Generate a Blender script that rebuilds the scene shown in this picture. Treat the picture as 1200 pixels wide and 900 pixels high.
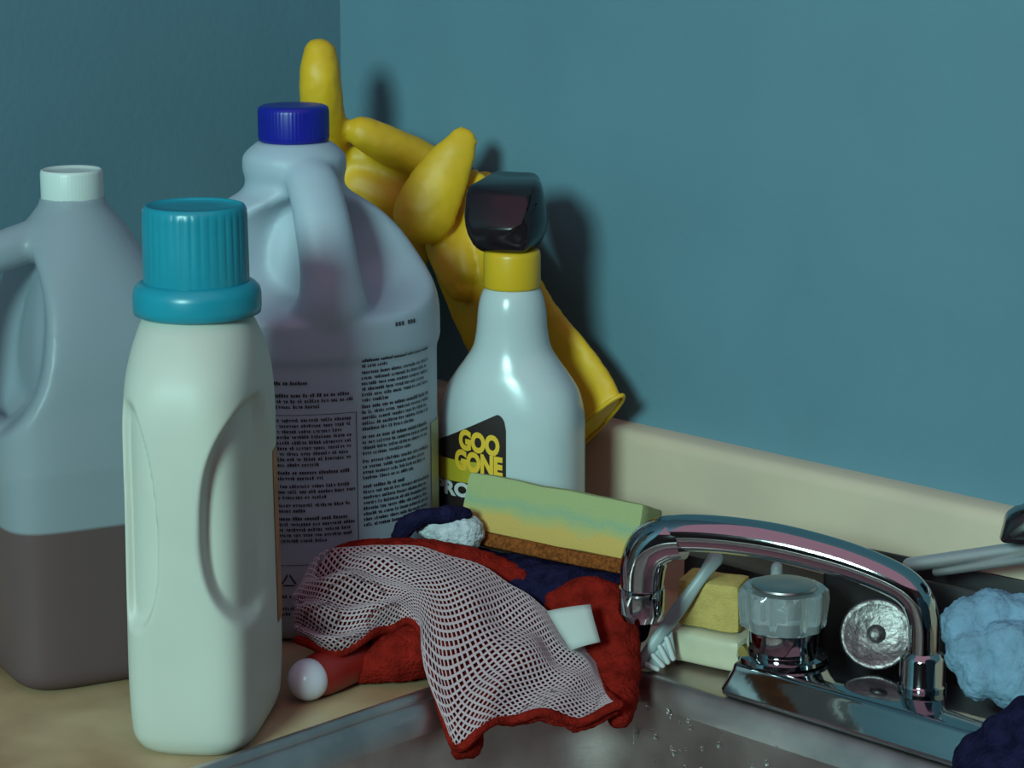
import bpy, bmesh, math, random
import numpy as np
from mathutils import Vector, Matrix, noise

# ------------------------------------------------------------------ clear
for o in list(bpy.data.objects):
    bpy.data.objects.remove(o, do_unlink=True)
scene = bpy.context.scene
COL = scene.collection
R = math.radians

# ------------------------------------------------------------------ camera
CAM_H = 0.473
PITCH = R(12.7)
FPX = 2800.0
cam_d = bpy.data.cameras.new('camera')
cam_d.sensor_width = 36.0
cam_d.lens = FPX / 1200.0 * 36.0
cam_d.clip_start = 0.05
cam = bpy.data.objects.new('camera', cam_d)
COL.objects.link(cam)
cam.location = (0, 0, CAM_H)
cam.rotation_euler = (R(90) - PITCH, 0, 0)
scene.camera = cam

# ------------------------------------------------------------------ world, light, exposure
world = bpy.data.worlds.new('world')
scene.world = world
world.use_nodes = True
bg = world.node_tree.nodes['Background']
bg.inputs[0].default_value = (0.46, 0.27, 0.35, 1)
bg.inputs[1].default_value = 1.1

key_d = bpy.data.lights.new('window_light', 'AREA')
key_d.shape = 'DISK'
key_d.size = 0.7
key_d.energy = 81
key_d.color = (0.56, 1.0, 0.94)
key = bpy.data.objects.new('window_light', key_d)
COL.objects.link(key)
key.location = (-1.15, -1.42, 1.25)
key.rotation_euler = (Vector((0.02, 1.45, 0.15)) - Vector(key.location)).to_track_quat('-Z', 'Y').to_euler()

scene.view_settings.view_transform = 'Standard'
scene.view_settings.look = 'None'
scene.view_settings.exposure = 0.0
scene.view_settings.gamma = 1.0
scene.view_settings.use_curve_mapping = False

# ------------------------------------------------------------------ frames of reference
SP, CP = math.sin(PITCH), math.cos(PITCH)
def at(px, py, t):
    """point seen at photo pixel px, py at depth t metres"""
    dx = (px - 600) / FPX
    dy = (450 - py) / FPX
    return Vector((dx * t, (CP + dy * SP) * t, CAM_H + (-SP + dy * CP) * t))
CX, CY = -0.124, 1.74               # corner of the two walls
ANG = R(-44.4)
AX = Vector((math.cos(ANG), math.sin(ANG), 0))
NX = Vector((-math.sin(ANG), math.cos(ANG), 0))     # into the right wall
def W(u, v, z=0.0):
    """u along the right wall from the corner, v away from it"""
    return Vector((CX, CY, z)) + AX * u - NX * v
def uv_of(p):
    d = Vector((p[0] - CX, p[1] - CY, 0))
    return d.dot(AX), -d.dot(NX)

# ------------------------------------------------------------------ materials
def new_mat(name):
    m = bpy.data.materials.new(name)
    m.use_nodes = True
    return m, m.node_tree.nodes, m.node_tree.links, m.node_tree.nodes['Principled BSDF']
def srgb(r, g, b):
    f = lambda c: (c / 255) / 12.92 if c / 255 <= 0.04045 else ((c / 255 + 0.055) / 1.055) ** 2.4
    return (f(r), f(g), f(b), 1)
def plain(name, col, rough=0.5, metal=0.0, var=0.0, scale=30, bump=0.0, bscale=200, sss=0.0, spec=0.5, coat=0.0):
    m, n, l, p = new_mat(name)
    p.inputs['Base Color'].default_value = (*col[:3], 1)
    p.inputs['Roughness'].default_value = rough
    p.inputs['Metallic'].default_value = metal
    p.inputs['Specular IOR Level'].default_value = spec
    p.inputs['Coat Weight'].default_value = coat
    if sss:
        p.inputs['Subsurface Weight'].default_value = sss
        p.inputs['Subsurface Radius'].default_value = (0.01, 0.01, 0.012)
        p.inputs['Subsurface Scale'].default_value = 0.6
    tc = n.new('ShaderNodeTexCoord')
    if var:
        t = n.new('ShaderNodeTexNoise'); t.inputs['Scale'].default_value = scale; t.inputs['Detail'].default_value = 6
        l.new(tc.outputs['Object'], t.inputs['Vector'])
        r = n.new('ShaderNodeValToRGB')
        r.color_ramp.elements[0].position = 0.3; r.color_ramp.elements[1].position = 0.7
        r.color_ramp.elements[0].color = tuple(max(0, c * (1 - var)) for c in col[:3]) + (1,)
        r.color_ramp.elements[1].color = tuple(min(1, c * (1 + var)) for c in col[:3]) + (1,)
        l.new(t.outputs['Fac'], r.inputs['Fac']); l.new(r.outputs['Color'], p.inputs['Base Color'])
    if bump:
        t2 = n.new('ShaderNodeTexNoise'); t2.inputs['Scale'].default_value = bscale; t2.inputs['Detail'].default_value = 4
        l.new(tc.outputs['Object'], t2.inputs['Vector'])
        b = n.new('ShaderNodeBump'); b.inputs['Strength'].default_value = bump; b.inputs['Distance'].default_value = 0.002
        l.new(t2.outputs['Fac'], b.inputs['Height']); l.new(b.outputs['Normal'], p.inputs['Normal'])
    return m
M = {}
M['wall'] = plain('teal_paint', (0.115, 0.225, 0.285), 0.75, var=0.05, scale=9, bump=0.12, bscale=160, spec=0.25)
M['laminate'] = plain('cream_laminate', (0.60, 0.47, 0.35), 0.4, var=0.06, scale=14, bump=0.05, bscale=300)
M['hdpe_white'] = plain('white_plastic', (0.53, 0.53, 0.47), 0.5, var=0.03, scale=20, sss=0.1, bump=0.03, bscale=60)
M['hdpe_blue'] = plain('bluish_white_plastic', (0.37, 0.44, 0.52), 0.5, var=0.05, scale=16, sss=0.1, bump=0.04, bscale=70)
M['spray_white'] = plain('glossy_white_plastic', (0.50, 0.56, 0.58), 0.24, var=0.02, scale=15, sss=0.05)
M['teal_cap'] = plain('teal_plastic', (0.01, 0.24, 0.33), 0.32, var=0.06, scale=40)
M['blue_cap'] = plain('deep_blue_plastic', (0.006, 0.01, 0.27), 0.35, var=0.1, scale=60)
M['white_cap'] = plain('white_cap_plastic', (0.56, 0.62, 0.60), 0.4)
M['yellow_plastic'] = plain('yellow_plastic', (0.70, 0.41, 0.015), 0.35)
M['black_plastic'] = plain('black_plastic', (0.012, 0.007, 0.010), 0.2)
M['black_matte'] = plain('black_matte_plastic', (0.02, 0.014, 0.016), 0.5)
M['rubber'] = plain('yellow_rubber', (0.72, 0.41, 0.012), 0.5, var=0.1, scale=30, bump=0.08, bscale=60)
M['ink'] = plain('dark_ink', (0.03, 0.025, 0.04), 0.5)
M['label_black'] = plain('black_label_film', (0.022, 0.013, 0.013), 0.35)
M['label_yellow'] = plain('yellow_print', (0.80, 0.47, 0.03), 0.45)
M['label_lime'] = plain('lime_print', (0.46, 0.36, 0.02), 0.45)
M['label_white'] = plain('white_print', (0.6, 0.62, 0.62), 0.45)
M['orange_label'] = plain('orange_label_film', (0.42, 0.13, 0.03), 0.4, var=0.3, scale=60)
M['olive_label'] = plain('olive_label_film', (0.36, 0.38, 0.2), 0.45, var=0.25, scale=70)
M['terry'] = plain('red_terry', (0.205, 0.011, 0.007), 0.95, var=0.35, scale=120, bump=1.0, bscale=520, spec=0.05)
M['net'] = plain('white_netting', (0.46, 0.33, 0.36), 0.8, spec=0.1)
M['tag'] = plain('white_satin_tag', (0.46, 0.47, 0.45), 0.7, bump=0.1, bscale=300)
M['navy'] = plain('navy_terry', (0.012, 0.010, 0.035), 0.95, var=0.4, scale=150, bump=1.0, bscale=500, spec=0.05)
M['white_terry'] = plain('white_terry', (0.50, 0.52, 0.56), 0.95, var=0.25, scale=200, bump=1.0, bscale=500, spec=0.05)
M['scrub'] = plain('brown_scrub_fibre', (0.22, 0.062, 0.015), 0.9, var=0.5, scale=500, bump=1.0, bscale=700, spec=0.1)
M['foam'] = plain('yellow_foam', (0.58, 0.40, 0.13), 0.95, var=0.12, scale=160, bump=0.6, bscale=900, spec=0.05)
M['soap'] = plain('cream_soap', (0.55, 0.50, 0.36), 0.45, var=0.06, scale=60)
M['blue_pile'] = plain('light_blue_pile', (0.18, 0.29, 0.40), 0.95, var=0.15, scale=90, bump=0.7, bscale=300, spec=0.05)
M['grey_plastic'] = plain('grey_plastic', (0.36, 0.41, 0.42), 0.4)
M['red_plastic'] = plain('red_plastic', (0.28, 0.014, 0.01), 0.35)
M['bulb_white'] = plain('bluish_white_knob', (0.72, 0.70, 0.78), 0.25, sss=0.1)
M['chrome'] = plain('chrome', (0.40, 0.41, 0.43), 0.07, metal=1.0, bump=0.03, bscale=90)
M['dull_metal'] = plain('dull_metal', (0.40, 0.37, 0.37), 0.35, metal=1.0, bump=0.1, bscale=60)
M['tarnished'] = plain('tarnished_metal', (0.24, 0.21, 0.21), 0.45, metal=1.0, var=0.4, scale=60, bump=0.8, bscale=120)
M['bar_metal'] = plain('satin_metal', (0.62, 0.58, 0.60), 0.5, metal=0.8)
M['cabinet'] = plain('cabinet_wood', (0.16, 0.09, 0.05), 0.5, var=0.2, scale=12)
M['floor'] = plain('floor_vinyl', (0.18, 0.13, 0.10), 0.5, var=0.1, scale=5)
M['water'] = plain('water_drop', (0.8, 0.85, 0.85), 0.05)
M['water'].node_tree.nodes['Principled BSDF'].inputs['Transmission Weight'].default_value = 1.0
M['water'].node_tree.nodes['Principled BSDF'].inputs['IOR'].default_value = 1.33

def steel_mat():
    m, n, l, p = new_mat('brushed_steel')
    p.inputs['Metallic'].default_value = 1.0
    tc = n.new('ShaderNodeTexCoord')
    mp = n.new('ShaderNodeMapping'); mp.inputs['Scale'].default_value = (6, 240, 240)
    l.new(tc.outputs['Object'], mp.inputs['Vector'])
    t = n.new('ShaderNodeTexNoise'); t.inputs['Scale'].default_value = 2.0; t.inputs['Detail'].default_value = 5
    l.new(mp.outputs['Vector'], t.inputs['Vector'])
    t2 = n.new('ShaderNodeTexNoise'); t2.inputs['Scale'].default_value = 28; t2.inputs['Detail'].default_value = 6
    l.new(tc.outputs['Object'], t2.inputs['Vector'])
    r = n.new('ShaderNodeValToRGB')
    r.color_ramp.elements[0].position = 0.35; r.color_ramp.elements[1].position = 0.7
    r.color_ramp.elements[0].color = (0.46, 0.37, 0.36, 1); r.color_ramp.elements[1].color = (0.62, 0.53, 0.51, 1)
    l.new(t2.outputs['Fac'], r.inputs['Fac']); l.new(r.outputs['Color'], p.inputs['Base Color'])
    r2 = n.new('ShaderNodeMapRange'); r2.inputs['To Min'].default_value = 0.3; r2.inputs['To Max'].default_value = 0.5
    l.new(t2.outputs['Fac'], r2.inputs['Value']); l.new(r2.outputs['Result'], p.inputs['Roughness'])
    b = n.new('ShaderNodeBump'); b.inputs['Strength'].default_value = 0.06; b.inputs['Distance'].default_value = 0.001
    l.new(t.outputs['Fac'], b.inputs['Height']); l.new(b.outputs['Normal'], p.inputs['Normal'])
    return m
M['steel'] = steel_mat()

def counter_mat():
    m, n, l, p = new_mat('stained_laminate')
    p.inputs['Roughness'].default_value = 0.38
    tc = n.new('ShaderNodeTexCoord')
    t = n.new('ShaderNodeTexNoise'); t.inputs['Scale'].default_value = 9; t.inputs['Detail'].default_value = 7
    l.new(tc.outputs['Object'], t.inputs['Vector'])
    r = n.new('ShaderNodeValToRGB')
    e = r.color_ramp.elements
    e[0].position = 0.34; e[0].color = (0.30, 0.16, 0.08, 1)
    e[1].position = 0.62; e[1].color = (0.58, 0.42, 0.25, 1)
    l.new(t.outputs['Fac'], r.inputs['Fac']); l.new(r.outputs['Color'], p.inputs['Base Color'])
    return m
M['counter'] = counter_mat()

def jug_mat():
    m, n, l, p = new_mat('milky_translucent_plastic')
    out = n['Material Output']
    tc = n.new('ShaderNodeTexCoord'); sx = n.new('ShaderNodeSeparateXYZ'); l.new(tc.outputs['Object'], sx.inputs[0])
    r = n.new('ShaderNodeMapRange'); r.inputs['From Min'].default_value = 0.0955; r.inputs['From Max'].default_value = 0.0975
    l.new(sx.outputs['Z'], r.inputs['Value'])
    mc = n.new('ShaderNodeMix'); mc.data_type = 'RGBA'
    mc.inputs[6].default_value = (0.20, 0.125, 0.13, 1)      # filled with murky liquid
    mc.inputs[7].default_value = (0.42, 0.48, 0.54, 1)        # empty plastic
    l.new(r.outputs['Result'], mc.inputs[0])
    l.new(mc.outputs[2], p.inputs['Base Color']); p.inputs['Roughness'].default_value = 0.38
    tr = n.new('ShaderNodeBsdfTranslucent'); l.new(mc.outputs[2], tr.inputs[0])
    tp = n.new('ShaderNodeBsdfTransparent'); tp.inputs[0].default_value = (0.9, 0.95, 1, 1)
    m1 = n.new('ShaderNodeMixShader'); m1.inputs[0].default_value = 0.35
    m2 = n.new('ShaderNodeMixShader'); m2.inputs[0].default_value = 0.18
    l.new(p.outputs[0], m1.inputs[1]); l.new(tr.outputs[0], m1.inputs[2])
    l.new(m1.outputs[0], m2.inputs[1]); l.new(tp.outputs[0], m2.inputs[2])
    l.new(m2.outputs[0], out.inputs['Surface'])
    return m
M['jug'] = jug_mat()
M['liquid'] = plain('murky_liquid', (0.13, 0.085, 0.075), 0.4)

def sponge_mat():
    m, n, l, p = new_mat('stained_foam')
    p.inputs['Roughness'].default_value = 0.95; p.inputs['Specular IOR Level'].default_value = 0.05
    tc = n.new('ShaderNodeTexCoord')
    sx = n.new('ShaderNodeSeparateXYZ'); l.new(tc.outputs['Object'], sx.inputs[0])
    t = n.new('ShaderNodeTexNoise'); t.inputs['Scale'].default_value = 38; t.inputs['Detail'].default_value = 3
    l.new(tc.outputs['Object'], t.inputs['Vector'])
    mr = n.new('ShaderNodeMapRange'); mr.inputs['From Min'].default_value = 0.008; mr.inputs['From Max'].default_value = 0.036
    l.new(sx.outputs['Z'], mr.inputs['Value'])
    ad = n.new('ShaderNodeMath'); ad.operation = 'MULTIPLY_ADD'; ad.inputs[1].default_value = 0.55
    l.new(t.outputs['Fac'], ad.inputs[0])
    sb = n.new('ShaderNodeMath'); sb.operation = 'SUBTRACT'; sb.inputs[1].default_value = 0.28
    l.new(mr.outputs['Result'], sb.inputs[0]); l.new(sb.outputs[0], ad.inputs[2])
    r = n.new('ShaderNodeValToRGB')
    e = r.color_ramp.elements
    e[0].position = 0.36; e[0].color = (0.55, 0.36, 0.11, 1)
    e[1].position = 0.86; e[1].color = (0.34, 0.38, 0.18, 1)
    k = e.new(0.52); k.color = (0.39, 0.38, 0.16, 1)
    k = e.new(0.68); k.color = (0.27, 0.36, 0.22, 1)
    l.new(ad.outputs[0], r.inputs['Fac']); l.new(r.outputs['Color'], p.inputs['Base Color'])
    t2 = n.new('ShaderNodeTexNoise'); t2.inputs['Scale'].default_value = 900
    l.new(tc.outputs['Object'], t2.inputs['Vector'])
    b = n.new('ShaderNodeBump'); b.inputs['Strength'].default_value = 0.5; b.inputs['Distance'].default_value = 0.001
    l.new(t2.outputs['Fac'], b.inputs['Height']); l.new(b.outputs['Normal'], p.inputs['Normal'])
    return m
M['sponge'] = sponge_mat()

def acrylic_mat():
    m, n, l, p = new_mat('clear_acrylic')
    p.inputs['Base Color'].default_value = (0.75, 0.8, 0.82, 1)
    p.inputs['Roughness'].default_value = 0.06
    p.inputs['Transmission Weight'].default_value = 0.75
    p.inputs['IOR'].default_value = 1.49
    return m
M['acrylic'] = acrylic_mat()

# ------------------------------------------------------------------ object helpers
def link(o, parent=None):
    COL.objects.link(o)
    if parent is not None:
        o.parent = parent
    return o
def mesh_obj(name, verts, faces, mat, parent=None, smooth=True, angle=None):
    me = bpy.data.meshes.new(name)
    me.from_pydata([tuple(v) for v in verts], [], faces)
    me.materials.append(mat)
    bm = bmesh.new(); bm.from_mesh(me)
    bmesh.ops.recalc_face_normals(bm, faces=bm.faces)
    for f in bm.faces: f.smooth = smooth
    if angle:
        for e in bm.edges:
            if len(e.link_faces) == 2 and e.calc_face_angle(0) > angle: e.smooth = False
    bm.to_mesh(me); bm.free()
    return link(bpy.data.objects.new(name, me), parent)
def bm_obj(name, bm, mat, parent=None, smooth=True, angle=R(40)):
    bmesh.ops.recalc_face_normals(bm, faces=bm.faces)
    for f in bm.faces: f.smooth = smooth
    for e in bm.edges:
        if len(e.link_faces) == 2 and e.calc_face_angle(0) > angle: e.smooth = False
    me = bpy.data.meshes.new(name); bm.to_mesh(me); bm.free()
    me.materials.append(mat)
    return link(bpy.data.objects.new(name, me), parent)
def tag(o, label, cat, group=None):
    o['label'] = label; o['category'] = cat
    if group: o['group'] = group
    return o
def struct(o, label=None):
    o['kind'] = 'structure'
    if label: o['label'] = label
    return o
def thing(name, loc, rz, label, cat, group=None):
    e = bpy.data.objects.new(name, None)
    e.empty_display_size = 0.02
    COL.objects.link(e)
    e.location = loc; e.rotation_euler = (0, 0, rz)
    return tag(e, label, cat, group)
def loft(rings, cap0=True, cap1=True):
    n = len(rings[0]); v = []; f = []
    for r in rings: v += [tuple(p) for p in r]
    for i in range(len(rings) - 1):
        for j in range(n):
            k = (j + 1) % n
            f.append((i*n+j, i*n+k, (i+1)*n+k, (i+1)*n+j))
    if cap0: f.append(tuple(range(n))[::-1])
    if cap1: f.append(tuple((len(rings)-1)*n + j for j in range(n)))
    return v, f
def lathe(profile, n=48, c=(0, 0), flute=0, famp=0.0, fz=None):
    rings = []
    for r, z in profile:
        ring = []
        for j in range(n):
            a = 2 * math.pi * j / n
            rr = r
            if flute and fz and fz[0] <= z <= fz[1]:
                rr = r - famp * (0.5 + 0.5 * math.cos(a * flute)) ** 3
            ring.append((c[0] + rr * math.cos(a), c[1] + rr * math.sin(a), z))
        rings.append(ring)
    return loft(rings)
def catmull(pts, per=8):
    P = [np.array(p, float) for p in pts]
    P = [2*P[0]-P[1]] + P + [2*P[-1]-P[-2]]
    out = []
    for i in range(1, len(P) - 2):
        for k in range(per):
            t = k / per
            a, b, c, d = P[i-1], P[i], P[i+1], P[i+2]
            out.append(0.5*((2*b)+(-a+c)*t+(2*a-5*b+4*c-d)*t*t+(-a+3*b-3*c+d)*t**3))
    out.append(P[-2])
    return out
def tube(path, radii, n=16, per=6, up=None, flat=1.0, roundcap=True):
    """swept tube; radii per control point (or scalar); flat squeezes along the normal 'up' direction"""
    if not hasattr(radii, '__len__'): radii = [radii] * len(path)
    ctrl = [tuple(p) + (r,) for p, r in zip([tuple(Vector(q)) for q in path], radii)]
    S = catmull(ctrl, per) if len(ctrl) > 2 or per > 1 else [np.array(c) for c in ctrl]
    pts = [Vector(s[:3]) for s in S]; rad = [max(1e-4, s[3]) for s in S]
    if roundcap:                                             # rounded ends
        def capend(p, d, r):
            return [(p + d * (r * math.sin(a)), r * math.cos(a)) for a in (R(30), R(55), R(75))]
        d1 = (pts[-1] - pts[-2]).normalized(); d0 = (pts[0] - pts[1]).normalized()
        e1 = capend(pts[-1], d1, rad[-1]); e0 = capend(pts[0], d0, rad[0])
        pts = [q for q, _ in reversed(e0)] + pts + [q for q, _ in e1]
        rad = [q for _, q in reversed(e0)] + rad + [q for _, q in e1]
    rings = []; prev = None
    for i, p in enumerate(pts):
        d = (pts[min(i+1, len(pts)-1)] - pts[max(i-1, 0)]).normalized()
        if up is not None:
            nrm = Vector(up) - d * Vector(up).dot(d)
        elif prev is None:
            q = Vector((0, 0, 1)) if abs(d.z) < 0.9 else Vector((1, 0, 0))
            nrm = q - d * q.dot(d)
        else:
            nrm = prev - d * prev.dot(d)
        nrm.normalize(); prev = nrm
        bn = d.cross(nrm)
        rings.append([p + nrm * (rad[i] * flat * math.cos(2*math.pi*j/n)) + bn * (rad[i] * math.sin(2*math.pi*j/n)) for j in range(n)])
    return loft(rings)
def ball(c, r, sc=(1, 1, 1), seg=16, rg=10, rot=None):
    rings = []
    for i in range(1, rg):
        a = math.pi * i / rg - math.pi / 2
        rings.append([])
        for j in range(seg):
            b = 2 * math.pi * j / seg
            p = Vector((r*sc[0]*math.cos(a)*math.cos(b), r*sc[1]*math.cos(a)*math.sin(b), r*sc[2]*math.sin(a)))
            if rot is not None: p = rot @ p
            rings[-1].append(Vector(c) + p)
    return loft(rings)
def join(*vf):
    V = []; F = []
    for v, f in vf:
        o = len(V); V += [tuple(p) for p in v]; F += [tuple(i + o for i in q) for q in f]
    return V, F
def fuse(name, pieces, mat, parent, voxel=0.002, smooth=6, disp=None):
    """union of closed pieces as one continuous skin"""
    V, F = join(*pieces)
    me = bpy.data.meshes.new(name); me.from_pydata(V, [], F)
    bm = bmesh.new(); bm.from_mesh(me); bmesh.ops.recalc_face_normals(bm, faces=bm.faces); bm.to_mesh(me); bm.free()
    tmp = bpy.data.objects.new('tmp', me); COL.objects.link(tmp)
    md = tmp.modifiers.new('r', 'REMESH'); md.mode = 'VOXEL'; md.voxel_size = voxel
    if smooth:
        ms = tmp.modifiers.new('s', 'SMOOTH'); ms.factor = 0.5; ms.iterations = smooth
    dg = bpy.context.evaluated_depsgraph_get(); dg.update()
    out = bpy.data.meshes.new_from_object(tmp.evaluated_get(dg))
    bpy.data.objects.remove(tmp, do_unlink=True)
    out.name = name
    if disp:
        nv = [v.normal.copy() for v in out.vertices]
        for v, nn in zip(out.vertices, nv):
            v.co = v.co + nn * disp(v.co)
    for p in out.polygons: p.use_smooth = True
    out.materials.clear(); out.materials.append(mat)
    return link(bpy.data.objects.new(name, out), parent)
def to_local(t, p):
    return t_inv(t) @ Vector(p)
def t_inv(t):
    return (Matrix.Translation(t.location) @ Matrix.Rotation(t.rotation_euler.z, 4, 'Z')).inverted()
def loc_vf(t, vf):
    m = t_inv(t)
    return [m @ Vector(p) for p in vf[0]], vf[1]
def bbox(bm, x0, x1, y0, y1, z0, z1, bev=0.0, seg=2):
    r = bmesh.ops.create_cube(bm, size=1)
    for v in r['verts']:
        v.co = ((x0+x1)/2 + v.co.x*(x1-x0), (y0+y1)/2 + v.co.y*(y1-y0), (z0+z1)/2 + v.co.z*(z1-z0))
    if bev:
        es = list({e for v in r['verts'] for e in v.link_edges})
        bmesh.ops.bevel(bm, geom=es, offset=bev, segments=seg, profile=0.5, affect='EDGES')
def smoothstep(a, b, x):
    if a == b: return 1.0 if x >= a else 0.0
    t = min(1, max(0, (x - a) / (b - a)))
    return t * t * (3 - 2 * t)
def interp(tab, z):
    """smooth interpolation in a table of (z, values...)"""
    if z <= tab[0][0]: return tab[0][1:]
    for i in range(len(tab) - 1):
        if z <= tab[i+1][0]:
            z0, z1 = tab[i][0], tab[i+1][0]
            t = (z - z0) / (z1 - z0)
            a = tab[max(i-1, 0)]; b = tab[i]; c = tab[i+1]; d = tab[min(i+2, len(tab)-1)]
            out = []
            for k in range(1, len(b)):
                m0 = (c[k]-a[k]) / max(1e-9, (c[0]-a[0])) * (z1-z0)
                m1 = (d[k]-b[k]) / max(1e-9, (d[0]-b[0])) * (z1-z0)
                lim = 3*(c[k]-b[k])
                m0 = 0 if m0*lim <= 0 else math.copysign(min(abs(m0), abs(lim)), lim)
                m1 = 0 if m1*lim <= 0 else math.copysign(min(abs(m1), abs(lim)), lim)
                out.append((2*t**3-3*t*t+1)*b[k]+(t**3-2*t*t+t)*m0+(-2*t**3+3*t*t)*c[k]+(t**3-t*t)*m1)
            return out
    return tab[-1][1:]
def sup(a, b, n, th):
    c, s = math.cos(th), math.sin(th)
    return (a * math.copysign(abs(c) ** (2/n), c), b * math.copysign(abs(s) ** (2/n), s))

# ================================================================== THE SETTING
def wall_local(name, boxes, mat, bev=0.0, label=None):
    bm = bmesh.new()
    for b in boxes: bbox(bm, *b, bev=bev)
    o = bm_obj(name, bm, mat)
    o.location = (CX, CY, 0); o.rotation_euler = (0, 0, ANG)
    return struct(o, label)
# local frame: x = u along right wall, y = -v
wall_local('wall_right', [(-0.1, 3.4, 0.0, 0.1, -0.9, 1.9)], M['wall'])
wall_local('wall_left', [(-0.1, 0.0, -3.7, 0.0, -0.9, 1.9)], M['wall'])
M['dim_wall'] = plain('dark_brown_paint', (0.06, 0.035, 0.035), 0.8, var=0.1, scale=4)
wall_local('wall_front', [(-0.1, 3.4, -3.7, -3.6, -0.9, 1.9)], M['dim_wall'])
wall_local('wall_side', [(3.3, 3.4, -3.6, 0.1, -0.9, 1.9)], M['dim_wall'])
wall_local('floor', [(-0.1, 3.4, -3.7, 0.1, -0.95, -0.9)], M['floor'])
def splash(name, horizontal):
    # cream curb with a rounded top edge
    prof = [(0, 0), (0.020, 0), (0.0205, 0.092), (0.0185, 0.0975), (0.014, 0.1), (0.0, 0.1)]
    ring0, ring1 = [], []
    for d, z in prof:
        if horizontal:
            ring0.append((0.0, -d, z)); ring1.append((2.4, -d, z))
        else:
            ring0.append((d, -0.02, z)); ring1.append((d, -0.62, z))
    v, f = loft([ring0, ring1])
    o = mesh_obj(name, v, f, M['laminate'], None, True, R(50))
    o.location = (CX, CY, 0); o.rotation_euler = (0, 0, ANG)
    return struct(o, 'cream laminate backsplash curb along the teal wall')
splash('trim_1', True)
splash('trim_2', False)
# counter with a cut-out for the sink
SU0, SU1, SV0, SV1 = 0.366, 0.98, 0.070, 0.53       # outer sink rim
BU0, BU1, BV0, BV1 = 0.380, 0.95, 0.158, 0.50       # bowl opening
wall_local('counter', [(0.0, SU0+0.006, -0.62, 0.0, -0.035, 0.0), (SU1-0.006, 2.4, -0.62, 0.0, -0.035, 0.0),
                       (SU0+0.006, SU1-0.006, -(SV0+0.006), 0.0, -0.035, 0.0), (SU0+0.006, SU1-0.006, -0.62, -(SV1-0.006), -0.035, 0.0)],
           M['counter'], label='stained cream laminate worktop around the sink')
wall_local('trim_3', [(0.0, 2.4, -0.60, -0.58, -0.88, -0.036)], M['cabinet'], label='brown cabinet front under the worktop')

# ------------------------------------------------------------------ sink
def rrect(x0, x1, y0, y1, r, z, n=8):
    pts = []
    for cx, cy, a0 in ((x1-r, y1-r, 0), (x0+r, y1-r, 90), (x0+r, y0+r, 180), (x1-r, y0+r, 270)):
        for k in range(n + 1):
            a = R(a0 + 90 * k / n)
            pts.append((cx + r*math.cos(a), cy + r*math.sin(a), z))
    return pts
def bead_rings(u0, u1, v0, v1, r, width, z0, h, n=6):
    out = []
    for k in range(n + 1):
        a = math.pi * k / n
        off = width/2 - width/2 * math.cos(a)
        out.append(rrect(u0+off, u1-off, -(v1-off), -(v0+off), max(0.004, r-off), z0 + h*math.sin(a)))
    return out
sink = thing('sink', W(0, 0, 0), ANG, 'stainless steel kitchen sink with raised rim set into the cream counter', 'sink')
v, f = loft(bead_rings(SU0, SU1, SV0, SV1, 0.03, 0.009, 0.0005, 0.005), False, False)
mesh_obj('rim', v, f, M['steel'], sink)
M['caulk'] = plain('dark_sealant', (0.03, 0.012, 0.01), 0.7)
rg = [rrect(SU0-0.004, SU1+0.004, -(SV1+0.004), -(SV0-0.004), 0.034, 0.0002), rrect(SU0-0.003, SU1+0.003, -(SV1+0.003), -(SV0-0.003), 0.033, 0.0008), rrect(SU0+0.001, SU1-0.001, -(SV1-0.001), -(SV0+0.001), 0.029, 0.0010)]
v, f = loft(rg, False, False)
mesh_obj('sealant', v, f, M['caulk'], sink)
ring_a = rrect(SU0+0.0085, SU1-0.0085, -(SV1-0.0085), -(SV0+0.0085), 0.022, 0.0012)
rg = [ring_a]
for off, z in ((-0.0045, 0.0012), (-0.0022, 0.0008), (0.0, -0.0015), (0.0035, -0.006), (0.006, -0.014)):
    rg.append(rrect(BU0+off, BU1-off, -(BV1-off), -(BV0+off), 0.055, z))
v, f = loft(rg, False, False)
mesh_obj('deck', v, f, M['steel'], sink)
rg = [rrect(BU0+0.006, BU1-0.006, -(BV1-0.006), -(BV0+0.006), 0.055, -0.0138)]
for off, z in ((0.008, -0.06), (0.012, -0.13), (0.022, -0.155), (0.045, -0.168), (0.16, -0.172)):
    rg.append(rrect(BU0+off, BU1-off, -(BV1-off), -(BV0+off), 0.055 if off < 0.05 else 0.01, z))
v, f = loft(rg, False, True)
mesh_obj('bowl', v, f, M['steel'], sink)
# splashed droplets on the bowl wall
rnd = random.Random(4)
dv = []
for k in range(70):
    uu = rnd.uniform(0.42, 0.62); zz = rnd.uniform(-0.06, -0.012)
    rr = rnd.choice((0.0008, 0.001, 0.0013, 0.0018))
    yy = -(BV0 + 0.0068 + 0.05*(-0.014-zz))
    dv.append(ball((uu, yy, zz), rr, (1, 0.6, 1.2), 8, 6))
v, f = join(*dv)
o = mesh_obj('droplets', v, f, M['water'], sink); o['kind'] = 'stuff'

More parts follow.
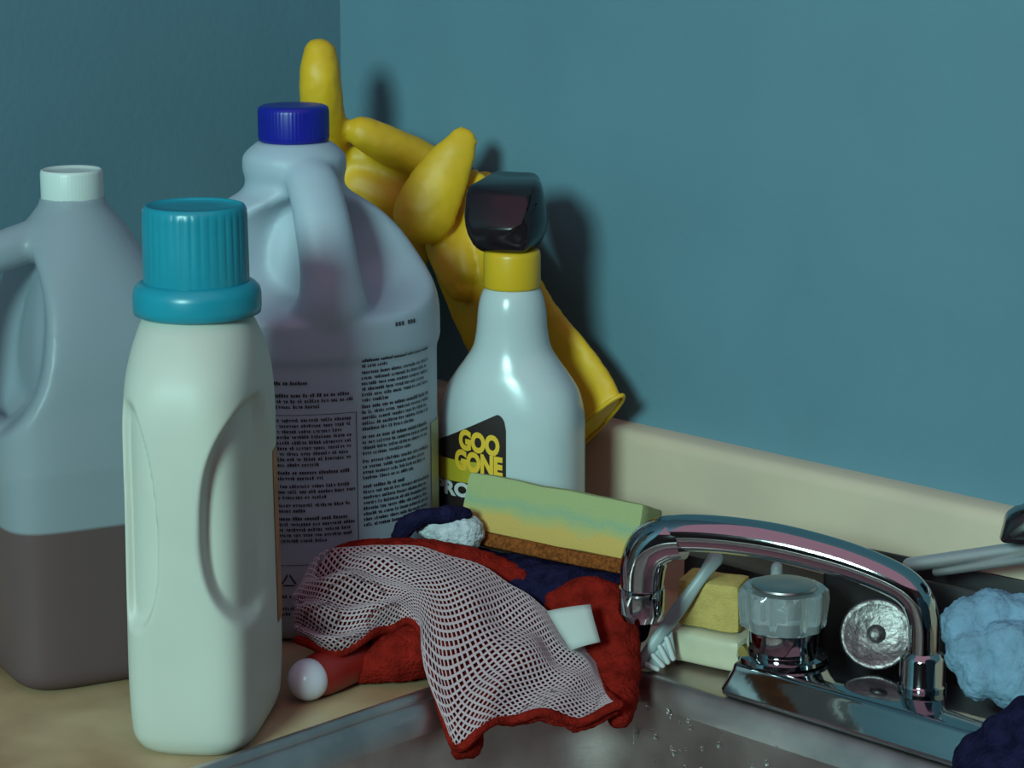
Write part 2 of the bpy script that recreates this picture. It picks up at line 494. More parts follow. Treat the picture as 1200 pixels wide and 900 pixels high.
# ================================================================== DETERGENT BOTTLE
BX, BY = at(246, 860, 1.318)[0], at(246, 860, 1.318)[1]
det = thing('detergent_bottle', (BX, BY, 0), R(-7), 'white detergent bottle with ribbed teal cap, nearest on the counter', 'bottle')
DT = [(0.0, 0.026, 0.045, 3.6), (0.003, 0.0305, 0.050, 4.0), (0.012, 0.0335, 0.054, 4.6), (0.04, 0.0340, 0.055, 5.2), (0.075, 0.0342, 0.055, 4.8),
      (0.13, 0.0345, 0.055, 4.0), (0.175, 0.0350, 0.0545, 3.6), (0.195, 0.0350, 0.052, 3.0), (0.21, 0.0335, 0.045, 2.5),
      (0.222, 0.0305, 0.036, 2.1), (0.227, 0.0285, 0.030, 2.0), (0.232, 0.027, 0.027, 2.0)]
def det_pt(th, z, off=0.0):
    a, b, n = interp(DT, z)
    x, y = sup(a + off, b + off, n, th)
    # scooped finger grips at both sides of the spine
    ph = math.degrees(math.atan2(x, -y))
    zz = (z - 0.130) / 0.062
    tw = 11 + 3*zz + 5*zz*zz
    q = (abs(ph) - tw) / (84.0 if ph > 0 else 26.0)
    f = 0
    if 0 < q < 1:
        e = abs(2*q - 1) ** 2.8 + abs(zz) ** 2.8
        f = smoothstep(1.0, 0.60, e) * ((0.24 * (1 - 0.6*q)) if ph > 0 else 0.10)
    return (x * (1 - f), y * (1 - f), z)
NZ, NT = 130, 240
rings = []
for i in range(NZ + 1):
    z = 0.232 * (i / NZ)
    if i == 1: z = 0.0012
    rings.append([det_pt(2*math.pi*j/NT, z) for j in range(NT)])
v, f = loft(rings)
mesh_obj('body', v, f, M['hdpe_white'], det)
def patch(fn, s0, s1, z0, z1, ns, nz):
    v = []; f = []
    for i in range(nz + 1):
        for j in range(ns + 1):
            v.append(fn(s0 + (s1-s0)*j/ns, z0 + (z1-z0)*i/nz))
    for i in range(nz):
        for j in range(ns):
            k = i*(ns+1)+j
            f.append((k, k+1, k+ns+2, k+ns+1))
    return v, f
v, f = patch(lambda s, z: det_pt(s, z, 0.0004), R(7), R(62), 0.052, 0.150, 24, 30)
o = mesh_obj('label', v, f, M['orange_label'], det); o['label'] = 'orange paper label on the broad side'
v, f = lathe([(0.0305, 0.2275), (0.0335, 0.2285), (0.0340, 0.232), (0.0340, 0.2385), (0.0333, 0.2415), (0.0310, 0.2440), (0.0288, 0.2450)], 64)
mesh_obj('cap_collar', v, f, M['teal_cap'], det)
v, f = lathe([(0.0276, 0.2435), (0.0279, 0.2455), (0.0278, 0.262), (0.0276, 0.279), (0.0273, 0.2825), (0.0262, 0.2845), (0.0248, 0.2850), (0.0240, 0.2842), (0.0236, 0.2838), (0.012, 0.2838)], 252, flute=36, famp=0.0005, fz=(0.2456, 0.2795))
mesh_obj('cap', v, f, M['teal_cap'], det)

for ch in det.children: ch.scale.z = 1.016

# ================================================================== BLEACH JUG
p = at(356, 740, 1.522)
blc = thing('bleach_jug', (p.x, p.y, 0), math.atan2(p.x, p.y) * -1, 'large bluish white bleach jug with deep blue cap and printed text', 'jug')
BT = [(0.0, 0.073, 0.061), (0.004, 0.081, 0.068), (0.014, 0.0855, 0.0725), (0.03, 0.0865, 0.0735), (0.172, 0.0860, 0.0730), (0.1765, 0.0882, 0.0752), (0.195, 0.0880, 0.0750),
      (0.210, 0.0845, 0.0725), (0.228, 0.0750, 0.0660), (0.242, 0.0650, 0.059), (0.254, 0.0530, 0.0500), (0.263, 0.0400, 0.0400), (0.268, 0.0325, 0.0325), (0.274, 0.0300, 0.0300),
      (0.281, 0.0318, 0.0318), (0.288, 0.0318, 0.0318), (0.293, 0.0280, 0.0280), (0.298, 0.0215, 0.0215)]
HAZ = R(19)                          # the grip sits a little right of the front
def blc_pt(th, z, off=0.0, dent=True):
    a, b = interp(BT, z)
    x, y = (a + off) * math.cos(th), (b + off) * math.sin(th)
    if dent:
        ph = math.atan2(x, -y) - HAZ
        e = abs(ph / R(76)) ** 2.6 + abs((z - 0.2345) / 0.036) ** 2.8
        f = smoothstep(1.0, 0.40, e) * 0.54
        x *= 1 - f; y *= 1 - f
    return (x, y, z)
rings = []
for i in range(120):
    z = 0.298 * i / 119
    rings.append([blc_pt(2*math.pi*j/96, z) for j in range(96)])
body = loft(rings)
hd = (math.sin(HAZ), -math.cos(HAZ))
grip = tube([(0.022*hd[0], 0.022*hd[1], 0.282), (0.036*hd[0], 0.036*hd[1], 0.273), (0.050*hd[0], 0.050*hd[1], 0.252), (0.0605*hd[0], 0.0605*hd[1], 0.225), (0.0625*hd[0], 0.0625*hd[1], 0.207), (0.050*hd[0], 0.050*hd[1], 0.190), (0.036*hd[0], 0.036*hd[1], 0.172)],
            [0.016, 0.0165, 0.0175, 0.0185, 0.0225, 0.031, 0.034], 20, 6, up=(hd[0], hd[1], 0.3), flat=0.75)
fuse('body', [body, grip], M['hdpe_blue'], blc, 0.0022, 5)
v, f = lathe([(0.0200, 0.2975), (0.0213, 0.2985), (0.0217, 0.301), (0.0217, 0.316), (0.0211, 0.3185), (0.0190, 0.3195), (0.010, 0.3193)], 180, flute=60, famp=0.0003, fz=(0.3005, 0.3165))
mesh_obj('cap', v, f, M['blue_cap'], blc)
# printed back label: columns of fine illegible print wrapped on the body
def wrapz(s, z, off=0.0005):
    """s = arc length to the right of the front"""
    th = -math.pi/2 + s / 0.081 - 0.06
    z += 0.011
    x, y, zz = blc_pt(th, z, off, False)
    return (x, y, zz)
rnd = random.Random(11)
PV, PF = [], []
def rect(s0, s1, z0, z1, n=1):
    k = len(PV)
    for i in range(n + 1):
        s = s0 + (s1-s0)*i/n
        PV.append(wrapz(s, z0)); PV.append(wrapz(s, z1))
    for i in range(n):
        a = k + 2*i
        PF.append((a, a+2, a+3, a+1))
def textline(s0, s1, z, h=0.0022, bold=1.0):
    s = s0
    while s < s1 - 0.001:
        w = rnd.randint(2, 8)
        for _ in range(w):
            if s > s1: break
            cw = 0.00115; st = 0.00060 * bold
            hh = h * rnd.choice((0.72, 0.72, 1.0))
            k = rnd.random()
            if k < 0.7: rect(s, s+st, z, z+hh)
            if k > 0.3: rect(s+cw-st*1.2, s+cw-st*0.2, z, z+h*0.72)
            if k < 0.5: rect(s, s+cw*0.8, z, z+st)
            if k > 0.4: rect(s, s+cw*0.8, z+h*0.72-st, z+h*0.72)
            if 0.2 < k < 0.6: rect(s, s+cw*0.8, z+h*0.34, z+h*0.34+st)
            s += 0.0014
        s += 0.0011
def para(s0, s1, ztop, n, dz=0.0034, first_bold=False):
    z = ztop
    for i in range(n):
        end = s1 - rnd.uniform(0, 0.006) if i < n-1 else s0 + (s1-s0)*rnd.uniform(0.25, 0.7)
        textline(s0, end, z, bold=1.6 if (first_bold and i == 0) else 1.0)
        z -= dz
    return z
c1a, c1b = -0.012, 0.0355
c2a, c2b = 0.041, 0.098
textline(c1a, c1a+0.022, 0.151, 0.0022, 1.7)
z = para(c1a, c1b+0.001, 0.1435, 3, first_bold=True)
rect(c1a-0.002, c1b+0.002, 0.1325, 0.1328, 12)
rect(c1b+0.0017, c1b+0.0021, 0.040, 0.1328)
rect(c1a-0.002, c1b+0.002, 0.040, 0.0403, 12)
z = para(c1a, c1b, 0.1285, 9)
z = para(c1a, c1b, z-0.0015, 2, first_bold=True)
z = para(c1a, c1b, z-0.0015, 3)
z = para(c1a, c1b, z-0.0015, 2)
z = para(c1a, c1b, z-0.0015, 5, first_bold=True)
z = para(c2a, c2b, 0.1625, 2, first_bold=True)
z = para(c2a, c2b, z-0.0005, 6)
z = para(c2a, c2b, z-0.0005, 5, first_bold=True)
z = para(c2a, c2b, z-0.0015, 4, first_bold=True)
z = para(c2a, c2b, z-0.0015, 4)
z = para(c2a, c2b, z-0.002, 1, first_bold=True)
z = para(c2a, c2b, z, 7)
def recycle(s, z, r=0.006):
    for k in range(3):
        a0, a1 = R(90+120*k), R(210+120*k)
        p0 = (s+r*math.cos(a0), z+r*math.sin(a0)); p1 = (s+r*math.cos(a1), z+r*math.sin(a1))
        def L(t, w): 
            x = p0[0]+(p1[0]-p0[0])*t; y = p0[1]+(p1[1]-p0[1])*t
            return (x*(1-w)+s*w, y*(1-w)+z*w)
        q = [L(0.12, 0), L(0.88, 0), L(0.88, 0.3), L(0.12, 0.3)]
        i = len(PV)
        for x, y in q: PV.append(wrapz(x, y))
        PF.append((i, i+1, i+2, i+3))
recycle(-0.003, 0.030); recycle(0.015, 0.030)
textline(-0.008, 0.006, 0.0195); textline(0.009, 0.022, 0.0195)
textline(c1a, 0.03, 0.012); textline(c1a, 0.026, 0.0085)
# small stamped date code
for k in range(7):
    if k != 3: rect(0.063+0.0025*k, 0.0645+0.0025*k, 0.182, 0.1845)
o = mesh_obj('label_print', PV, PF, M['ink'], blc, False); o['label'] = 'dark columns of fine print'; o['kind'] = 'stuff'
v, f = patch(lambda s, z: wrapz(s, z, 0.0004), 0.102, 0.124, 0.025, 0.115, 10, 12)
o = mesh_obj('side_label', v, f, M['olive_label'], blc)

# ================================================================== MILK JUG
mk = thing('milk_jug', (-0.2520, 1.360, 0), R(28), 'translucent milk jug with white cap, partly filled, at the left edge', 'jug')
MT = [(0.0, 0.054, 6), (0.004, 0.061, 6), (0.012, 0.0645, 6), (0.03, 0.065, 6), (0.16, 0.065, 5), (0.188, 0.063, 4), (0.213, 0.055, 3), (0.236, 0.043, 2.4), (0.253, 0.031, 2.0), (0.263, 0.0230, 2), (0.267, 0.0195, 2), (0.272, 0.0190, 2)]
MT = [(q[0]*1.022, q[1]*(0.935 if q[1] > 0.04 else 0.98), q[2]) for q in MT]
MAZ = R(182)      # local azimuth of the grip
def mk_pt(th, z, sc=1.0, dent=True):
    a, n = interp(MT, z)
    x, y = sup(a*sc, a*sc, n, th)
    if dent:
        ph = (math.atan2(y, x) - MAZ + math.pi) % (2*math.pi) - math.pi
        e = abs(ph / R(58)) ** 2.4 + abs((z - 0.199) / 0.058) ** 2.4
        f = smoothstep(1.0, 0.3, e) * 0.48
        x *= 1-f; y *= 1-f
    return (x, y, z)
rings = [[mk_pt(2*math.pi*j/96, 0.278*i/89) for j in range(96)] for i in range(90)]
mh = (math.cos(MAZ), math.sin(MAZ))
g = [(0.010, 0.256), (0.030, 0.252), (0.055, 0.244), (0.076, 0.228), (0.084, 0.200), (0.078, 0.166), (0.058, 0.145)]
grip = tube([(d*mh[0], d*mh[1], z) for d, z in g], [0.012, 0.012, 0.0115, 0.011, 0.011, 0.012, 0.014], 16, 6)
fuse('body', [loft(rings), grip], M['jug'], mk, 0.0024, 4)
lev = [[mk_pt(2*math.pi*j/64, 0.003 + (0.097-0.003)*i/30, 0.985, False) for j in range(64)] for i in range(31)]
v, f = loft(lev)
o = mesh_obj('liquid', v, f, M['liquid'], mk, True, R(50)); o['label'] = 'murky brownish liquid filling the lower part'
v, f = lathe([(0.0165, 0.2685), (0.0176, 0.2690), (0.0178, 0.2705), (0.0178, 0.2845), (0.0173, 0.2862), (0.0163, 0.2867), (0.0157, 0.2858), (0.006, 0.2856)], 160, flute=54, famp=0.0002, fz=(0.2700, 0.2850))
v = [(x, y, z+0.006) for x, y, z in v]
mesh_obj('cap', v, f, M['white_cap'], mk)

# ================================================================== SPRAY BOTTLE
p = at(600, 740, 1.545)
spr = thing('spray_bottle', (p.x, p.y, 0), R(-18), 'white spray bottle with black head and yellow collar beside the bleach jug', 'bottle')
ST = [(0.0, 0.041, 0.027, 2.6), (0.003, 0.046, 0.031, 2.7), (0.010, 0.0478, 0.032, 2.8), (0.113, 0.0475, 0.032, 2.8), (0.125, 0.0465, 0.0315, 2.7), (0.136, 0.0435, 0.030, 2.5), (0.146, 0.0370, 0.028, 2.3), (0.154, 0.0300, 0.0255, 2.1),
      (0.162, 0.0250, 0.0235, 2.0), (0.172, 0.0226, 0.0222, 2.0), (0.188, 0.0210, 0.0210, 2.0), (0.197, 0.0185, 0.0185, 2.0), (0.201, 0.0155, 0.0155, 2.0)]
def spr_pt(th, z, off=0):
    a, b, n = interp(ST, z)
    x, y = sup(a+off, b+off, n, th)
    return (x, y, z)
ST = [(q[0]*1.02, q[1]*(0.965 if q[1] > 0.03 else 1.0), q[2], q[3]) for q in ST]
rings = [[spr_pt(2*math.pi*j/80, 0.205*i/100) for j in range(80)] for i in range(101)]
v, f = loft(rings); mesh_obj('body', v, f, M['spray_white'], spr)
ZS = 0.0045
v, f = lathe([(0.0155, 0.1985), (0.0174, 0.1990), (0.0180, 0.2005), (0.0179, 0.2195), (0.0174, 0.2222), (0.0155, 0.2228)], 144, flute=36, famp=0.0004, fz=(0.201, 0.219))
v = [(x, y, z+ZS) for x, y, z in v]
mesh_obj('collar', v, f, M['yellow_plastic'], spr)
def hull(pts, bev, seg=3):
    bm = bmesh.new()
    for q in pts: bm.verts.new(q)
    r = bmesh.ops.convex_hull(bm, input=bm.verts)
    bmesh.ops.dissolve_limit(bm, angle_limit=R(4), verts=bm.verts, edges=bm.edges)
    if bev: bmesh.ops.bevel(bm, geom=list(bm.edges), offset=bev, segments=seg, profile=0.5, affect='EDGES')
    return bm
# head: seen from behind, its nozzle points away to the back left (local frame turned back by hand)
hb = [(-0.015, -0.017, 0.2265), (0.016, -0.016, 0.2265), (0.016, 0.016, 0.2265), (-0.015, 0.016, 0.2265),
      (-0.0225, -0.020, 0.243), (0.0205, -0.020, 0.241), (0.0215, 0.018, 0.241), (-0.022, 0.018, 0.243),
      (-0.0255, -0.006, 0.2665), (0.0165, -0.010, 0.2600), (0.0190, 0.004, 0.2665), (0.015, 0.020, 0.2680), (-0.0245, 0.045, 0.2700), (0.004, 0.050, 0.2690),
      (-0.022, 0.050, 0.2520), (0.006, 0.052, 0.2520)]
hb = [(x*1.04 - 0.003, y*1.04, 0.2270 + (z-0.2265)*1.0) for x, y, z in hb]
o = bm_obj('spray_head', hull(hb, 0.0052, 4), M['black_plastic'], spr)
v, f = tube([(-0.009, 0.030, 0.2395), (-0.010, 0.040, 0.224), (-0.011, 0.043, 0.208), (-0.012, 0.048, 0.196)], [0.006, 0.006, 0.005, 0.004], 12, 5)
mesh_obj('trigger', v, f, M['black_plastic'], spr)
v, f = lathe([(0.006, 0.0), (0.0065, 0.004), (0.004, 0.007)], 20)
v = [(-0.008 + x, 0.054 + z, 0.257 + y) for x, y, z in v]
mesh_obj('nozzle', v, f, M['yellow_plastic'], spr)
# front label
def front(x, z, off=0.0003):
    a, b, n = interp(ST, z)
    a += off; b += off
    q = min(0.9999, abs(x) / a)
    return (x, -b * (1 - q**n) ** (1/n), z)
LX1 = 0.0065
LT = 0.1285
def ltop(x): return LT - 0.50*(LX1-0.006 - x) if x < LX1-0.006 else LT - (1-math.sqrt(max(0, 1-((x-LX1+0.006)/0.006)**2)))*0.010
xs = [-0.0455 + (LX1+0.0455)*i/48 for i in range(49)]
v, f = [], []
for i, x in enumerate(xs):
    zt = ltop(x)
    for k in range(13): v.append(front(x, 0.052 + (zt-0.052)*k/12))
for i in range(48):
    for k in range(12):
        a = i*13+k; f.append((a, a+13, a+14, a+1))
lab = mesh_obj('label', v, f, M['label_black'], spr)
v, f = patch(lambda x, z: front(x, z, 0.0006), -0.0450, -0.012, 0.083, 0.097, 20, 4)
mesh_obj('lime_band', v, f, M['label_lime'], lab)
def text_mesh(txt, size, bold=0.0):
    cu = bpy.data.curves.new('t', 'FONT'); cu.body = txt; cu.size = size; cu.offset = bold; cu.resolution_u = 4
    cu.align_x = 'LEFT'
    ob = bpy.data.objects.new('t', cu); COL.objects.link(ob)
    dg = bpy.context.evaluated_depsgraph_get(); dg.update()
    me = bpy.data.meshes.new_from_object(ob.evaluated_get(dg))
    bm = bmesh.new(); bm.from_mesh(me)
    bmesh.ops.triangulate(bm, faces=bm.faces)
    v = [tuple(q.co) for q in bm.verts]; bm.verts.index_update(); f = [tuple(q.index for q in fc.verts) for fc in bm.faces]
    bm.free(); bpy.data.objects.remove(ob, do_unlink=True)
    return v, f
def put_text(name, txt, size, x0, x1, z, slope, mat, bold):
    v, f = text_mesh(txt, size, bold)
    xa = min(q[0] for q in v); xb = max(q[0] for q in v)
    out = []
    for q in v:
        k = (q[0]-xa)/(xb-xa); x = x0 + (x1-x0)*k
        out.append(front(x, z + q[1] + slope*(x-x0), 0.0008))
    return mesh_obj(name, out, f, mat, lab, False)
put_text('lettering', 'GOO', 0.0165, -0.0250, 0.0025, 0.1055, -0.10, M['label_yellow'], 0.0010)
put_text('lettering', 'GONE', 0.0165, -0.0280, 0.0045, 0.0925, -0.10, M['label_yellow'], 0.0010)
put_text('lettering', 'PRO', 0.012, -0.0440, -0.017, 0.0740, 0.0, M['label_white'], 0.0006)

# ================================================================== RUBBER GLOVES
def gl(pts, rad, flat=1.0, n=16, up=None):
    return tube([at(*q) for q in pts], rad, n, 6, up=up, flat=flat)
wall_n = tuple(-NX)
def wrinkle(amp, sc):
    def d(co):
        return amp * (noise.noise(co * sc) + 0.5 * noise.noise(co * sc * 2.3 + Vector((7, 3, 1))))
    return d
ga = thing('rubber_glove', (at(455, 300, 1.66).x, at(455, 300, 1.66).y, 0), 0, 'yellow rubber glove with one finger pointing straight up behind the bleach jug', 'glove')
cvec = Vector((0.0, -1.0, 0.25)).normalized()
pa = [gl([(383, 185, 1.64), (379, 140, 1.615), (375, 95, 1.60), (375, 66, 1.60)], [0.0150, 0.0150, 0.0143, 0.0122]),
      gl([(530, 205, 1.64), (490, 186, 1.632), (450, 168, 1.625), (424, 155, 1.62)], [0.0125, 0.0135, 0.0130, 0.0112]),
      gl([(515, 225, 1.645), (470, 205, 1.645), (430, 188, 1.645), (408, 180, 1.645)], [0.011, 0.012, 0.012, 0.011]),
      gl([(500, 255, 1.65), (455, 232, 1.65), (420, 215, 1.655), (395, 195, 1.66)], [0.014, 0.020, 0.022, 0.016]),
      gl([(430, 190, 1.665), (440, 240, 1.66), (455, 300, 1.66), (455, 420, 1.66), (450, 560, 1.665), (452, 628, 1.668)], [0.030, 0.040, 0.042, 0.040, 0.042, 0.044], 0.42, 20, cvec)]
pa[-1] = tube([at(430, 190, 1.665), at(436, 240, 1.66), at(432, 300, 1.66), at(415, 420, 1.66), Vector((-0.115, 1.575, 0.08)), Vector((-0.115, 1.58, 0.001))],
              [0.030, 0.040, 0.042, 0.040, 0.042, 0.044], 20, 6, up=cvec, flat=0.42, roundcap=False)
fuse('glove_body', [loc_vf(ga, q) for q in pa], M['rubber'], ga, 0.0022, 4, wrinkle(0.0006, 80))

gb = thing('rubber_glove', (at(715, 500, 1.58).x, at(715, 500, 1.58).y, 0.1), 0, 'crumpled yellow rubber glove leaning on the wall behind the spray bottle', 'glove')
pb = [gl([(497, 250, 1.588), (515, 212, 1.585), (535, 178, 1.583), (541, 167, 1.583)], [0.0215, 0.0190, 0.0135, 0.0108], 0.5, 16, cvec),
      gl([(528, 230, 1.615), (555, 222, 1.62), (568, 215, 1.625)], [0.012, 0.011, 0.009]),
      gl([(522, 275, 1.612), (524, 295, 1.605), (530, 318, 1.60), (540, 338, 1.598)], [0.016, 0.0135, 0.0115, 0.0095]),
      gl([(550, 268, 1.61), (543, 292, 1.60), (546, 318, 1.595)], [0.013, 0.0105, 0.009]),
      tube([at(530, 225, 1.62), at(545, 265, 1.61), at(572, 330, 1.60), at(607, 400, 1.587), at(657, 470, 1.572), at(679, 512, 1.562)],
           [0.030, 0.041, 0.044, 0.045, 0.048, 0.049], 24, 6, up=wall_n, flat=0.24, roundcap=False)]
fuse('glove_body', [loc_vf(gb, q) for q in pb], M['rubber'], gb, 0.0022, 4, wrinkle(0.0006, 80))
# rolled bead around the cuff opening
cu = []
p0 = at(679, 512, 1.562); dd = (at(679, 512, 1.562) - at(657, 470, 1.572)).normalized()
nn = Vector(wall_n); nn = (nn - dd*nn.dot(dd)).normalized(); bb = dd.cross(nn)
for k in range(25):
    a = 2*math.pi*k/24
    cu.append(p0 + nn*(0.0495*0.24*math.cos(a)) + bb*(0.0495*math.sin(a)))
v, f = tube([to_local(gb, q) for q in cu], 0.0016, 8, 2, roundcap=False)
mesh_obj('cuff_bead', v, f, M['rubber'], gb)

# ================================================================== CLOTHS AND SPONGE
sp0, sp1 = at(531, 633, 1.455), at(738, 676, 1.395)
sdir = (sp1 - sp0); slen = Vector((sdir.x, sdir.y, 0)).length
sa = math.atan2(sdir.y, sdir.x)
spg = thing('sponge', (sp0.x, sp0.y, sp0.z), sa, 'yellow and green stained sponge with brown scrubbing side lying on the cloths', 'sponge')
spg.rotation_euler = (R(-21), math.asin(-(sp1.z - sp0.z)/sdir.length), sa)
def soft_block(x0, x1, y0, y1, z0, z1, nx, ny, nz, r, amp, seed):
    bm = bmesh.new()
    bbox(bm, x0, x1, y0, y1, z0, z1)
    bmesh.ops.subdivide_edges(bm, edges=list(bm.edges), cuts=6, use_grid_fill=True)
    for v in bm.verts:
        c = Vector((min(max(v.co.x, x0+r), x1-r), min(max(v.co.y, y0+r), y1-r), min(max(v.co.z, z0+r), z1-r)))
        d = v.co - c
        if d.length > 1e-6: v.co = c + d.normalized() * min(d.length, r)
        v.co += Vector((noise.noise(v.co*40+Vector((seed, 0, 0))), noise.noise(v.co*40+Vector((0, seed, 0))), noise.noise(v.co*40+Vector((0, 0, seed))))) * amp
    return bm
bm_obj('foam', soft_block(0, slen, 0, 0.030, 0.0085, 0.0435, 8, 6, 6, 0.004, 0.0016, 3), M['sponge'], spg)
bm_obj('scrub_pad', soft_block(0.0005, slen, -0.001, 0.030, 0.0, 0.0092, 8, 6, 3, 0.002, 0.0012, 5), M['scrub'], spg)

# navy towel heap under the sponge
nv = thing('navy_towel', (at(620, 700, 1.43).x, at(620, 700, 1.43).y, 0), 0, 'dark navy towel with a white band crumpled under the sponge', 'towel')
def lump(px, py, t, r, sc=(1, 1, 1)): return ball(at(px, py, t), r, sc, 16, 10)
pn = []
for q in ((500, 640, 1.455, 0.014), (520, 645, 1.450, 0.016), (560, 668, 1.44, 0.022), (610, 680, 1.43, 0.024), (660, 690, 1.42, 0.024), (705, 695, 1.41, 0.020),
          (560, 700, 1.45, 0.034), (620, 715, 1.44, 0.036), (680, 715, 1.43, 0.030), (505, 690, 1.445, 0.022), (735, 700, 1.415, 0.016)):
    c = at(q[0], q[1], q[2])
    top = min(c.z + q[3], 0.0575)
    hh = (top - 0.007) / 2
    pn.append(ball((c.x, c.y, 0.007 + hh), q[3], (1, 1, hh/q[3]), 16, 12))
pn.append(gl([(466, 628, 1.432), (475, 616, 1.431), (492, 607, 1.430), (515, 603, 1.432), (545, 602, 1.436)], [0.005, 0.006, 0.006, 0.0055, 0.005]))
fuse('towel_body', [loc_vf(nv, q) for q in pn], M['navy'], nv, 0.0026, 6, wrinkle(0.0022, 90))
wt = gl([(498, 618, 1.441), (518, 621, 1.440), (545, 624, 1.440)], [0.006, 0.0095, 0.012])
fuse('white_band', [loc_vf(nv, wt)], M['white_terry'], nv, 0.0014, 2, wrinkle(0.0012, 300))

# red scouring cloth with white netting
G = [
 [(350, 700, 1.385), (378, 657, 1.405), (430, 641, 1.415), (495, 645, 1.415), (555, 663, 1.41), (605, 692, 1.40), (650, 728, 1.39), (690, 762, 1.385)],
 [(345, 716, 1.375), (372, 684, 1.385), (430, 667, 1.398), (500, 672, 1.395), (555, 700, 1.385), (610, 730, 1.38), (658, 760, 1.375), (700, 785, 1.37)],
 [(345, 730, 1.370), (378, 712, 1.374), (435, 693, 1.388), (492, 694, 1.386), (543, 750, 1.365), (612, 770, 1.36), (665, 790, 1.36), (708, 803, 1.36)],
 [(347, 742, 1.367), (392, 741, 1.366), (446, 714, 1.380), (490, 712, 1.380), (527, 812, 1.345), (598, 806, 1.345), (662, 818, 1.345), (717, 819, 1.345)],
 [(352, 752, 1.365), (400, 764, 1.360), (450, 736, 1.375), (492, 738, 1.372), (530, 872, 1.332), (588, 840, 1.335), (655, 843, 1.33), (726, 833, 1.335)]]
GP = np.array([[list(at(*c)) for c in row] for row in G])
def cr(p0, p1, p2, p3, t):
    return 0.5*((2*p1)+(-p0+p2)*t+(2*p0-5*p1+4*p2-p3)*t*t+(-p0+3*p1-3*p2+p3)*t**3)
def ext(A, axis):
    A = np.swapaxes(A, 0, axis)
    A = np.concatenate([(2*A[0]-A[1])[None], A, (2*A[-1]-A[-2])[None]])
    return np.swapaxes(A, 0, axis)
GE = ext(ext(GP, 0), 1)
NR, NC = GP.shape[0], GP.shape[1]
def sheet(a, b, raw=False):
    """a 0..1 back to front hem, b 0..1 left to right"""
    x = min(max(a, 0), 1) * (NR-1); i = min(int(x), NR-2); tx = x - i
    y = min(max(b, 0), 1) * (NC-1); j = min(int(y), NC-2); ty = y - j
    rows = [cr(GE[i+k, j], GE[i+k, j+1], GE[i+k, j+2], GE[i+k, j+3], ty) for k in range(4)]
    return Vector(cr(rows[0], rows[1], rows[2], rows[3], tx))
def sheet_n(a, b):
    e = 0.01
    du = sheet(min(1, a+e), b) - sheet(max(0, a-e), b)
    dv_ = sheet(a, min(1, b+e)) - sheet(a, max(0, b-e))
    n = du.cross(dv_)
    if n.length < 1e-9: return Vector((0, 0, 1))
    n.normalize()
    if n.dot(Vector((0, -0.9, 0.45))) < 0: n = -n
    return n
def surf(a, b, off=0.0):
    n = sheet_n(a, b)
    w = 0.0034*math.sin(b*34 + 5*a) * smoothstep(0.35, 0.6, b) * (0.3+a) + 0.0028*math.sin(a*13 + b*9 + 1.0) * smoothstep(0.5, 0.2, b)
    w += 0.0034*math.sin(a*19 - b*26 + 0.6) * smoothstep(0.46, 0.3, b) * smoothstep(0.0, 0.25, a)
    w += 0.0034 * noise.noise(Vector((a*5, b*9, 2.0)))
    return sheet(a, b) + n * (w + off)
clo = thing('scouring_cloth', (at(560, 760, 1.38).x, at(560, 760, 1.38).y, 0), 0, 'red terry dishcloth with white netting and a white tag draped over the sink edge', 'cloth')
cm = t_inv(clo)
# netting: diamond cells with real holes
NV, NF = [], []
ca, cb = 44, 104
cells = {}
def netp(i, j):
    return surf(i/ca, j/cb, 0.0020)
cache = {}
def np_(i, j):
    k = (i, j)
    if k not in cache: cache[k] = netp(min(max(i, 0), ca), min(max(j, 0), cb))
    return cache[k]
hole = 0.66
for i in range(0, ca):
    for j in range(0, cb):
        if (i + j) % 2: continue
        c = [np_(i-1, j), np_(i, j-1), np_(i+1, j), np_(i, j+1)]
        mid = (c[0]+c[1]+c[2]+c[3]) / 4
        k = len(NV)
        for q in c: NV.append(cm @ q)
        for q in c: NV.append(cm @ (mid + (q-mid)*hole))
        for s in range(4):
            t2 = (s+1) % 4
            NF.append((k+s, k+t2, k+4+t2, k+4+s))
net = mesh_obj('netting', NV, NF, M['net'], clo, True)
net['label'] = 'white open netting'; net['kind'] = 'stuff'
bmn = bmesh.new(); bmn.from_mesh(net.data); bmesh.ops.remove_doubles(bmn, verts=bmn.verts, dist=0.00005); bmn.to_mesh(net.data); bmn.free()
sm = net.modifiers.new('thick', 'SOLIDIFY'); sm.thickness = 0.0007; sm.offset = 0
